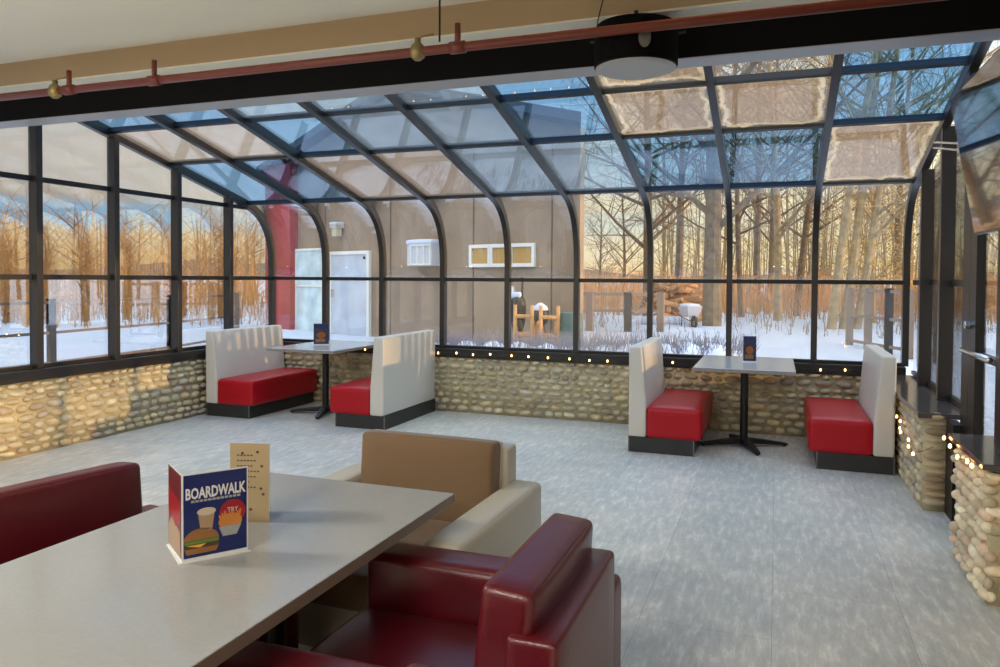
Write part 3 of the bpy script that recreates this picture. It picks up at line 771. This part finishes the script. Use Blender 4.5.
Bd = empty('building', (-9.733, 15.889, 0), math.atan2(-.358, .934))
tag(Bd, 'brown stuccoed building with a steel door and high windows across the snow', 'building')
S0, S1 = -3.34, 6.78
wallp = [(S0, .0), (S1, .0), (S1, 4.45), (1.7, 5.88), (S0, 4.5)]
def skew(mb):
    mb.v = [(x-.753*max(0, y), y, z) for x, y, z in mb.v]; return mb
skew(MB().prism(wallp, 'y', 0, 8)).build('wall', 'stucco', Bd)
rf = MB(); rf.prism([(S0-.3, 4.44), (1.7, 5.9), (S1+.25, 4.42), (S1+.25, 4.60), (1.7, 6.08), (S0-.3, 4.62)], 'y', -.35, 8.3); skew(rf).build('roof', 'roof_dark', Bd)
MB().box(S0-.02, -2.2, -.25, .02, 0, 4.6).build('red_wall', 'red_siding', Bd, label='red painted corner section')
for s_ in (-1.0, 1.5, 4.11, 6.14): MB().box(s_-.012, s_+.012, -.012, 0, .2, 4.3).build('siding_joint', 'groove', Bd)
MB().box(S1-.12, S1+.02, -.03, .1, 0, 4.4).build('corner_board', 'stucco', Bd)
d_ = MB(); d_.box(-.66, .72, -.05, .0, GZ, 2.20); do = d_.build('door', 'steel_door', Bd)
fr_ = MB(); fr_.box(-.75, -.66, -.08, 0, GZ, 2.28); fr_.box(.72, .81, -.08, 0, GZ, 2.28); fr_.box(-.66, .72, -.08, 0, 2.20, 2.28); fr_.box(-.66, .72, -.07, 0, 1.58, 1.61); fr_.build('door_frame', 'white_trim', Bd)
MB().box(-.62, -.56, -.11, -.05, 1.15, 1.35).build('door_handle', 'chrome', do)
MB().box(.58, .64, -.07, -.05, 2.08, 2.14).build('door_closer', 'black_metal', do)
MB().box(-2.2, -1.02, -.06, 0, GZ, 2.33).build('side_door', 'pale_panel', Bd)
fr_ = MB(); fr_.box(-2.24, -2.18, -.09, 0, GZ, 2.38); fr_.box(-1.04, -.98, -.09, 0, GZ, 2.38); fr_.box(-2.2, -1.02, -.09, 0, 2.33, 2.38); fr_.box(-2.2, -1.02, -.085, 0, 1.40, 1.44); fr_.build('side_door_frame', 'white_trim', Bd)
# high windows
def hwin(s0, s1):
    fr = MB(); z0_, z1_ = 1.87, 2.33; q = .07
    fr.box(s0, s1, -.06, 0, z0_, z0_+q); fr.box(s0, s1, -.06, 0, z1_-q, z1_); fr.box(s0, s0+q, -.06, 0, z0_+q, z1_-q); fr.box(s1-q, s1, -.06, 0, z0_+q, z1_-q)
    o = fr.build('window', 'white_trim', Bd)
    MB().box(s0+q, s1-q, -.025, -.01, z0_+q, z1_-q).build('pane', 'window_amber', o)
m = pmat('window_amber', (.45, .28, .09), .12, spec=.9)
hwin(4.03, 4.62); hwin(4.60, 5.14); hwin(5.12, 5.76)
# lamp over the door
ln = empty('wall_lamp', (0, 0, 0)); ln.parent = Bd; ln.location = (-.35, -.12, 2.75)
MB().box(-.12, .12, -.14, .12, .10, .16).build('hood', 'ac_cream', ln); MB().box(-.09, .09, -.1, .06, -.1, .1).build('lantern', 'ac_cream', ln)
MB().rbox(-.14, .14, -.16, .12, .16, .24, .035).build('snow_cap', 'snow_cap', ln, smooth=True, merge=True)
mroot2 = empty('air_conditioner', (0, 0, 0)); mroot2.matrix_world = Matrix.Translation((-9.733, 15.889, 0)) @ Matrix.Rotation(math.atan2(-.358, .934), 4, 'Z') @ Matrix.Translation((2.78, -.005, 1.90))
MB().box(-.38, .40, -.30, 0, .0, .48).build('housing', 'ac_grey', mroot2, bevel=.01)
g_ = MB()
for q in range(4): g_.box(-.24+q*.2, -.22+q*.2, -.33, -.30, .05, .45)
g_.box(-.26, .40, -.33, -.30, .02, .05); g_.box(-.26, .40, -.33, -.30, .43, .46); g_.build('grille', 'white_trim', mroot2)
MB().rbox(-.40, .42, -.34, .0, .46, .56, .045, puff=(0, 0, .02)).build('snow_cap', 'snow_cap', mroot2, smooth=True, merge=True)
tag(mroot2, 'snow topped air conditioner sticking out of the brown wall', 'air conditioner')

# things standing by the building
def log_chair(loc, rz, label):
    r = empty('log_chair', loc, rz); H_ = .92
    for sx in (-1, 1):
        MB().tube([(sx*.15, .22, 0), (sx*.15, .24, .5), (sx*.15, .27, H_)], [.035, .035, .032], 12).build('back_post', 'log_orange', r, smooth=True)
        MB().tube([(sx*.16, -.24, 0), (sx*.16, -.24, .60)], .042, 12).build('leg', 'log_orange', r, smooth=True)
        MB().tube([(sx*.16, -.28, .60), (sx*.16, .24, .60)], .035, 10).build('armrest', 'log_orange', r, smooth=True)
    for zz in (.72,): MB().tube([(-.15, .25, zz), (.15, .25, zz)], .036, 10).build('back_rail', 'log_orange', r, smooth=True)
    MB().tube([(-.15, .24, .30), (.15, .24, .30)], .034, 10).build('back_rail', 'log_orange', r, smooth=True)
    st = MB()
    for q in range(5): st.tube([(-.16, -.2+q*.1, .38), (.16, -.2+q*.1, .38)], .035, 8)
    st.build('seat', 'log_orange', r, smooth=True)
    tag(r, label, 'chair', 'log chairs outside'); return r
log_chair((-4.29, 12.92, GZ), R(197), 'orange log chair beside the covered grill outside, nearer the grill')
log_chair((-3.78, 12.76, GZ), R(200), 'orange log chair outside next to the green barrel')
gr = empty('smoker_grill', (-4.50, 13.2, GZ)); gr.scale = (.62, .62, 1)
MB().lathe([(.10, .0), (.12, .35), (.22, .60), (.25, .8), (.22, 1.0), (.08, 1.12)], 20).build('kettle_body', 'black_metal', gr, smooth=True)
MB().tube([(.13, 0, 1.05), (.13, 0, 1.42)], .035, 10).build('chimney', 'black_metal', gr)
MB().rbox(-.2, .12, -.16, .16, 1.02, 1.14, .05).build('snow_cap', 'snow_cap', gr, smooth=True, merge=True)
MB().rbox(-.34, -.12, -.12, .12, .85, 1.25, .06).build('side_box', 'ac_grey', gr, smooth=True, merge=True)
tag(gr, 'dark upright grill with chimney and snow on top by the brown wall', 'grill')
gl_ = empty('kettle_grill', (-4.05, 13.15, GZ)); gl_.scale = (.62, .62, 1)
MB().lathe([(.03, .5), (.2, .58), (.26, .70), (.25, .80), (.12, .90), (.02, .92)], 20).build('bowl', 'black_metal', gl_, smooth=True)
for q in range(3):
    a = q*2.09; MB().tube([(.1*math.cos(a), .1*math.sin(a), .6), (.25*math.cos(a), .25*math.sin(a), 0)], .014, 6).build('leg', 'black_metal', gl_)
MB().lathe([(.24, .80), (.2, .88), (.05, .95)], 16).build('snow_cap', 'snow_cap', gl_, smooth=True)
tag(gl_, 'snow dusted kettle grill standing between the two log chairs', 'grill')
ba = MB().lathe([(.18, 0), (.21, .25), (.22, .62), (.20, .78), (.19, .80)], 20).build('barrel', 'barrel_green', loc=(-3.38, 12.78, GZ), smooth=False); tag(ba, 'dark green barrel outside beside the right log chair', 'barrel')

# shrubs with snow just outside the glass
def twigs(mb, c, r, h, n, rnd, rad=.006, sides=3):
    for _ in range(n):
        a = rnd.uniform(0, 6.283); q = r*math.sqrt(rnd.random())*.55; p = Vector((c[0]+q*math.cos(a), c[1]+q*math.sin(a), c[2]))
        d = Vector((math.cos(a)*rnd.uniform(.0, .5), math.sin(a)*rnd.uniform(0, .5), 1)).normalized(); hh = h*rnd.uniform(.6, 1.08)
        m_ = p+d*hh*.5+Vector((rnd.uniform(-.03, .03), rnd.uniform(-.03, .03), 0)); e_ = p+d*hh+Vector((rnd.uniform(-.06, .06), rnd.uniform(-.06, .06), 0))
        mb.tube([p, m_, e_], [rad, rad*.8, rad*.3], sides, caps=False)
        if rnd.random() < .8:
            b2 = m_+Vector((rnd.uniform(-.13, .13), rnd.uniform(-.13, .13), hh*.35)); mb.tube([m_, b2], [rad*.7, rad*.3], sides, caps=False)
rs = random.Random(8)
names_ = ['leftmost', 'second from left', 'third from left', 'fourth from left', 'fifth from left', 'fifth from right', 'fourth from right', 'third from right', 'second from right', 'rightmost']
for q in range(10):
    t_ = q/9; c = (-4.9+t_*4.1, 10.3+t_*1.5, GZ)
    r = empty('snowy_shrub', c)
    mb = MB(); twigs(mb, (0, 0, 0), .75, .60, 190, rs, .007); mb.build('twigs', 'shrub_twig', r)
    mb = MB(); mb.lathe([(.62, -.05), (.58, .16), (.44, .30), (.22, .37), (.02, .39)], 16); 
    mb.v = [(x*(1+.12*math.sin(7*x+5*y)), y*(1+.1*math.cos(9*x)), z*(1+.15*math.sin(8*x+3*y+q))) for x, y, z in mb.v]; mb.build('snow_mound', 'snow_cap', r, smooth=True)
    tag(r, 'low twiggy shrub in a snow mound outside the glass, %s of the row' % names_[q], 'shrub', 'snowy shrubs outside the glass')

# ------------------------------------------------------------------ trees
def grow(mb, p, d, length, rad, lvl, rnd, spread, sides, up_=.12, nseg=4, kids=5):
    path = [p.copy()]; rr = [rad]; dd = d.copy(); pts = []
    for i in range(nseg):
        dd = (dd+Vector((rnd.uniform(-1, 1), rnd.uniform(-1, 1), rnd.uniform(-.6, 1)))*(.13 if lvl else .035)+Vector((0, 0, up_*.3 if lvl else 0))).normalized()
        p = p+dd*length/nseg; path.append(p.copy()); rr.append(rad*(1-.80*(i+1)/nseg) if lvl else rad*(1-.72*(i+1)/nseg)); pts.append((p.copy(), dd.copy(), rr[-1]))
    mb.tube(path, rr, sides[0] if sides else 3, caps=False)
    if len(sides) <= 1: return
    for k in range(kids[0]):
        t_ = rnd.uniform(.22 if lvl == 0 else .15, 1.0); i = min(int(t_*nseg), nseg-1); f = t_*nseg-i
        a = path[i].lerp(path[i+1], f); ra = rr[i]*(1-f)+rr[i+1]*f
        az = rnd.uniform(0, 6.283); o = dd.orthogonal().normalized(); o = Matrix.Rotation(az, 3, dd) @ o
        nd = (dd*rnd.uniform(.25, .9)+o*spread).normalized()
        grow(mb, a, nd, length*rnd.uniform(.32, .55)*(1.15-.5*t_ if lvl == 0 else 1), max(ra*.46, .004), lvl+1, rnd, spread, sides[1:], up_, 3, kids[1:])
TREES = []
def tree(name, x, y, h, r, label, group, seed, mat='bark', lean=(0, 0), kids=(24, 8, 5), spread=.9, z=GZ, sides=(9, 5, 3, 3), gcat='tree'):
    mb = MB(); rn = random.Random(seed)
    grow(mb, Vector((0, 0, -.15)), Vector((lean[0], lean[1], 1)).normalized(), h, r, 0, rn, spread, sides, .1, 6, kids)
    o = mb.build(name, mat, loc=(x, y, z)); tag(o, label, 'tree', group); return o
G = 'bare trees beyond the snow'
tree('bare_tree', -4.34, 27.18, 11.5, .20, 'bare tree with long low branches reaching left over the open sky', G, 1, 'bark', (.02, 0), (34, 10, 6), 1.15)
tree('bare_tree', -4.05, 33.2, 14, .20, 'slim straight bare tree just left of the thick trunk', G, 2, 'bark_grey')
tree('bare_tree', -1.78, 22.79, 13, .29, 'thick grey trunked tree nearest behind the wheelbarrow', G, 3, 'bark_grey', (.015, 0), (26, 9, 5))
tree('bare_tree', -1.30, 29.6, 13, .12, 'thin bare tree right behind the thick trunk', G, 4, 'bark')
tree('bare_tree', -.82, 34.87, 15, .17, 'bare tree rising behind the upright blue menu', G, 5, 'bark_grey', (-.02, 0))
tree('bare_tree', -.30, 38.0, 15, .15, 'slim bare tree behind the right booth table, middle of three', G, 6, 'bark')
tree('bare_tree', .04, 27.73, 13, .15, 'bare tree with a golden trunk above the right booth table', G, 7, 'bark_pale', (.01, 0))
tree('bare_tree', .75, 32.26, 14, .16, 'leaning bare tree left of the pale trio', G, 8, 'bark', (.10, 0))
tree('bare_tree', 1.50, 24.0, 13.5, .14, 'pale leaning trunk, leftmost of the trio at the right windows', G, 9, 'bark_pale', (.10, .0), (24, 8, 5))
tree('bare_tree', 1.85, 24.2, 13.5, .15, 'pale leaning trunk, middle of the trio at the right windows', G, 10, 'bark_pale', (.115, .02), (24, 8, 5))
tree('bare_tree', 2.20, 24.3, 12.5, .13, 'pale leaning trunk, rightmost of the trio at the right windows', G, 12, 'bark_pale', (.15, .02), (24, 8, 5))
tree('bare_tree', -7.6, 39.8, 7, .10, 'small bare tree far off in the gap beside the brown building', G, 13)
tree('bare_tree', -10.3, 46, 6, .09, 'small distant bare tree at the edge of the brown building', G, 14)
tree('bare_tree', 5.0, 38.0, 14, .17, 'bare tree behind the right side windows', G, 15)
# golden leafy small tree at the right
r = empty('golden_bush', (3.0, 27.5, GZ)); mb = MB(); rn = random.Random(4)
grow(mb, Vector((0, 0, -.1)), Vector((0, 0, 1)), 4.6, .10, 0, rn, 1.0, (6, 4, 3, 3), .2, 5, (26, 9, 6)); mb.build('branches', 'twig_gold', r)
mb = MB()
for _ in range(2600):
    a = rn.uniform(0, 6.28); q = 2.0*math.sqrt(rn.random()); zz = rn.uniform(1.0, 4.9); q *= math.sin(math.pi*min(1, (zz-.6)/4.8))**.5 if zz > .6 else 1
    p = Vector((q*math.cos(a), q*math.sin(a), zz)); u = Vector((rn.uniform(-1, 1), rn.uniform(-1, 1), rn.uniform(-1, 1))).normalized()*.045; w = u.orthogonal().normalized()*.03
    mb.add([p-u, p+w, p+u, p-w], [(0, 1, 2, 3)])
lv = mb.build('leaves', 'twig_gold', r); tag(r, 'golden leafed small tree glowing at the right end of the long window', 'tree')

# far forest and thickets that nobody could count
def forest(name, mat, region, n, seed, hr, label, twn=8, rr=(.03, .09)):
    mb = MB(); rn = random.Random(seed)
    for _ in range(n):
        x, y = region(rn); z = GZ+max(0, (math.hypot(x, y)-45))*.004; h = rn.uniform(*hr); r0 = rn.uniform(*rr); ln_ = Vector((rn.gauss(0, .06), rn.gauss(0, .06), 1))
        top = Vector((x, y, z))+ln_*h; b0 = Vector((x, y, z-.2))
        mb.tube([b0, b0.lerp(top, .5)+Vector((rn.uniform(-.1, .1), 0, 0)), top], [r0, r0*.7, r0*.2], 3, caps=False)
        for k in range(twn):
            t_ = rn.uniform(.12, .95); p = b0.lerp(top, t_); a = rn.uniform(0, 6.28); l_ = h*rn.uniform(.12, .32)
            e_ = p+Vector((math.cos(a)*l_, math.sin(a)*l_, l_*rn.uniform(.3, 1.1))); mb.tube([p, e_], [r0*.4, r0*.08], 3, caps=False)
            for kk in range(2):
                q = p.lerp(e_, rn.uniform(.3, .9)); e2 = q+Vector((rn.uniform(-1, 1), rn.uniform(-1, 1), rn.uniform(0, 1)))*l_*.5; mb.tube([q, e2], [r0*.2, r0*.05], 3, caps=False)
    o = mb.build(name, mat); tag(o, label, 'forest', kind='stuff'); return o
def reg_polar(a0, a1, d0, d1):
    def f(rn):
        a = R(rn.uniform(a0, a1)); d = math.sqrt(rn.uniform(d0*d0, d1*d1)); return (math.sin(a)*d, math.cos(a)*d)
    return f
forest('gap_woods', 'thicket_back', reg_polar(-20, -8, 60, 90), 160, 26, (1.2, 3.2), 'low far tree line in the gap beside the brown building', 6, (.02, .05))
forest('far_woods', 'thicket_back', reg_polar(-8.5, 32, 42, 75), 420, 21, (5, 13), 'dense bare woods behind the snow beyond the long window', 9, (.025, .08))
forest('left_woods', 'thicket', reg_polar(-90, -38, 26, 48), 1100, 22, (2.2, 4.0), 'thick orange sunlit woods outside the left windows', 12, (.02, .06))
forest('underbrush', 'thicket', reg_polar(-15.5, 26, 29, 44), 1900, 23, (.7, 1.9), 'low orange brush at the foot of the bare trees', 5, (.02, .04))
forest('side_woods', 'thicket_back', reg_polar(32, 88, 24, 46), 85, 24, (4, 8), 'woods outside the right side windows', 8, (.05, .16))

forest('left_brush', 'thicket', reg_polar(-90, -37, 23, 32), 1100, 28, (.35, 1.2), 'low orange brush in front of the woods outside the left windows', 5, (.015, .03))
forest('dry_grass', 'thicket_back', reg_polar(-15, 26, 20, 30), 550, 27, (.15, .5), 'dry stalks poking through the snow before the trees', 4, (.008, .018))
# far hills
hm = MB(); v = []; f = []
nh = 60
for i in range(nh+1):
    a = R(-100+200*i/nh); d = 300; h = 5+3.0*math.sin(i*.35)+1.5*math.sin(i*1.1)
    v += [(math.sin(a)*d, math.cos(a)*d, -2), (math.sin(a)*d, math.cos(a)*d, h), (math.sin(a)*(d+60), math.cos(a)*(d+60), -2)]
f = [(3*i, 3*i+3, 3*i+4, 3*i+1) for i in range(nh)]+[(3*i+1, 3*i+4, 3*i+5, 3*i+2) for i in range(nh)]
hm.add(v, f).build('distant_hills', 'hill', kind='structure', smooth=True)

# wood pile, wheelbarrow, fences
rw = random.Random(2)
wp = empty('wood_pile', (-3.1, 24.2, GZ))
mb = MB()
for q in range(95):
    h = rw.uniform(0, 1); x = rw.uniform(-1.1, 1.1)*(1.05-h*.6); y = rw.uniform(-.5, .5)*(1-h*.5); z = .1+h*1.25; a = rw.uniform(0, 6.28); l_ = rw.uniform(.2, .34)
    d = Vector((math.cos(a), math.sin(a), rw.uniform(-.35, .35)))*l_; c = Vector((x, y, z)); mb.tube([c-d, c+d], rw.uniform(.05, .09), 6)
mb.build('split_logs', 'wood_end', wp, kind='stuff')
MB().rbox(-.9, .6, -.6, -.2, 0, .22, .08, puff=(0, 0, .05)).build('snow_drift', 'snow_cap', wp, smooth=True, merge=True)
tag(wp, 'heap of split orange firewood lying in the snow outside', 'wood pile')
wb = empty('wheelbarrow', (-2.35, 22.3, GZ), R(-62)); wb.scale = (.75, .75, .75)
tray = MB(); tray.add([(-.35, -.2, .45), (.35, -.2, .45), (.35, .2, .45), (-.35, .2, .45), (-.5, -.3, .78), (.5, -.3, .85), (.5, .3, .85), (-.5, .3, .78)], [(0, 3, 2, 1), (0, 1, 5, 4), (1, 2, 6, 5), (2, 3, 7, 6), (3, 0, 4, 7)])
tray.build('tray', 'ac_grey', wb); wh = MB()
wh.tube([(.42+.2*math.cos(q*.4488), 0, .24+.2*math.sin(q*.4488)) for q in range(15)], .055, 8, caps=False); wh.build('wheel', 'rubber', wb, smooth=True)
for sy_ in (-.22, .22): MB().tube([(.42, sy_*.3, .24), (-.3, sy_, .42), (-.9, sy_*1.2, .62)], .02, 8).build('handle', 'rail_wood', wb); MB().tube([(-.25, sy_, .42), (-.3, sy_, .0)], .018, 8).build('leg', 'black_metal', wb)
MB().rbox(-.45, .45, -.27, .27, .72, .90, .06, puff=(0, 0, .05)).build('snow_load', 'snow_cap', wb, smooth=True, merge=True)
tag(wb, 'snow filled wheelbarrow standing by the thick tree trunk', 'wheelbarrow')

def fence(name, pts, hz, label, rails=2, post=.055, mat='rail_wood', every=2.0):
    r = empty(name, (pts[0][0], pts[0][1], GZ)); P0 = Vector((pts[0][0], pts[0][1], 0))
    for a, b_ in zip(pts, pts[1:]):
        a = Vector((*a, 0))-P0; b_ = Vector((*b_, 0))-P0; n = max(1, round((b_-a).length/every))
        for q in range(n+1):
            p = a.lerp(b_, q/n); MB().box(p.x-post, p.x+post, p.y-post, p.y+post, 0, hz).build('post', mat, r)
        for k in range(rails):
            z = hz*(.95-.42*k); MB().tube([(a.x, a.y, z), (b_.x, b_.y, z)], post*.6, 4).build('rail', mat, r)
    tag(r, label, 'fence'); return r
fence('wooden_fence', [(-5.6, 19.2), (-3.7, 19.9), (-2.9, 20.3)], 1.05, 'rough wooden post and rail fence in the snow beyond the shrubs', 2, .09, 'deck_wood', 1.3)
fence('deck_railing', [(1.45, 17.4), (2.0, 15.9), (2.6, 14.6)], 1.25, 'grey brown deck railing outside the right end of the long window', 3, .07, 'deck_wood', .85)
fence('terrace_railing', [(-10.9, 13.2), (-10.2, 10.6), (-9.9, 8.0), (-9.8, 5.0)], 1.05, 'dark terrace railing on the snow outside the left windows', 3, .045, 'rail_wood', 1.9)
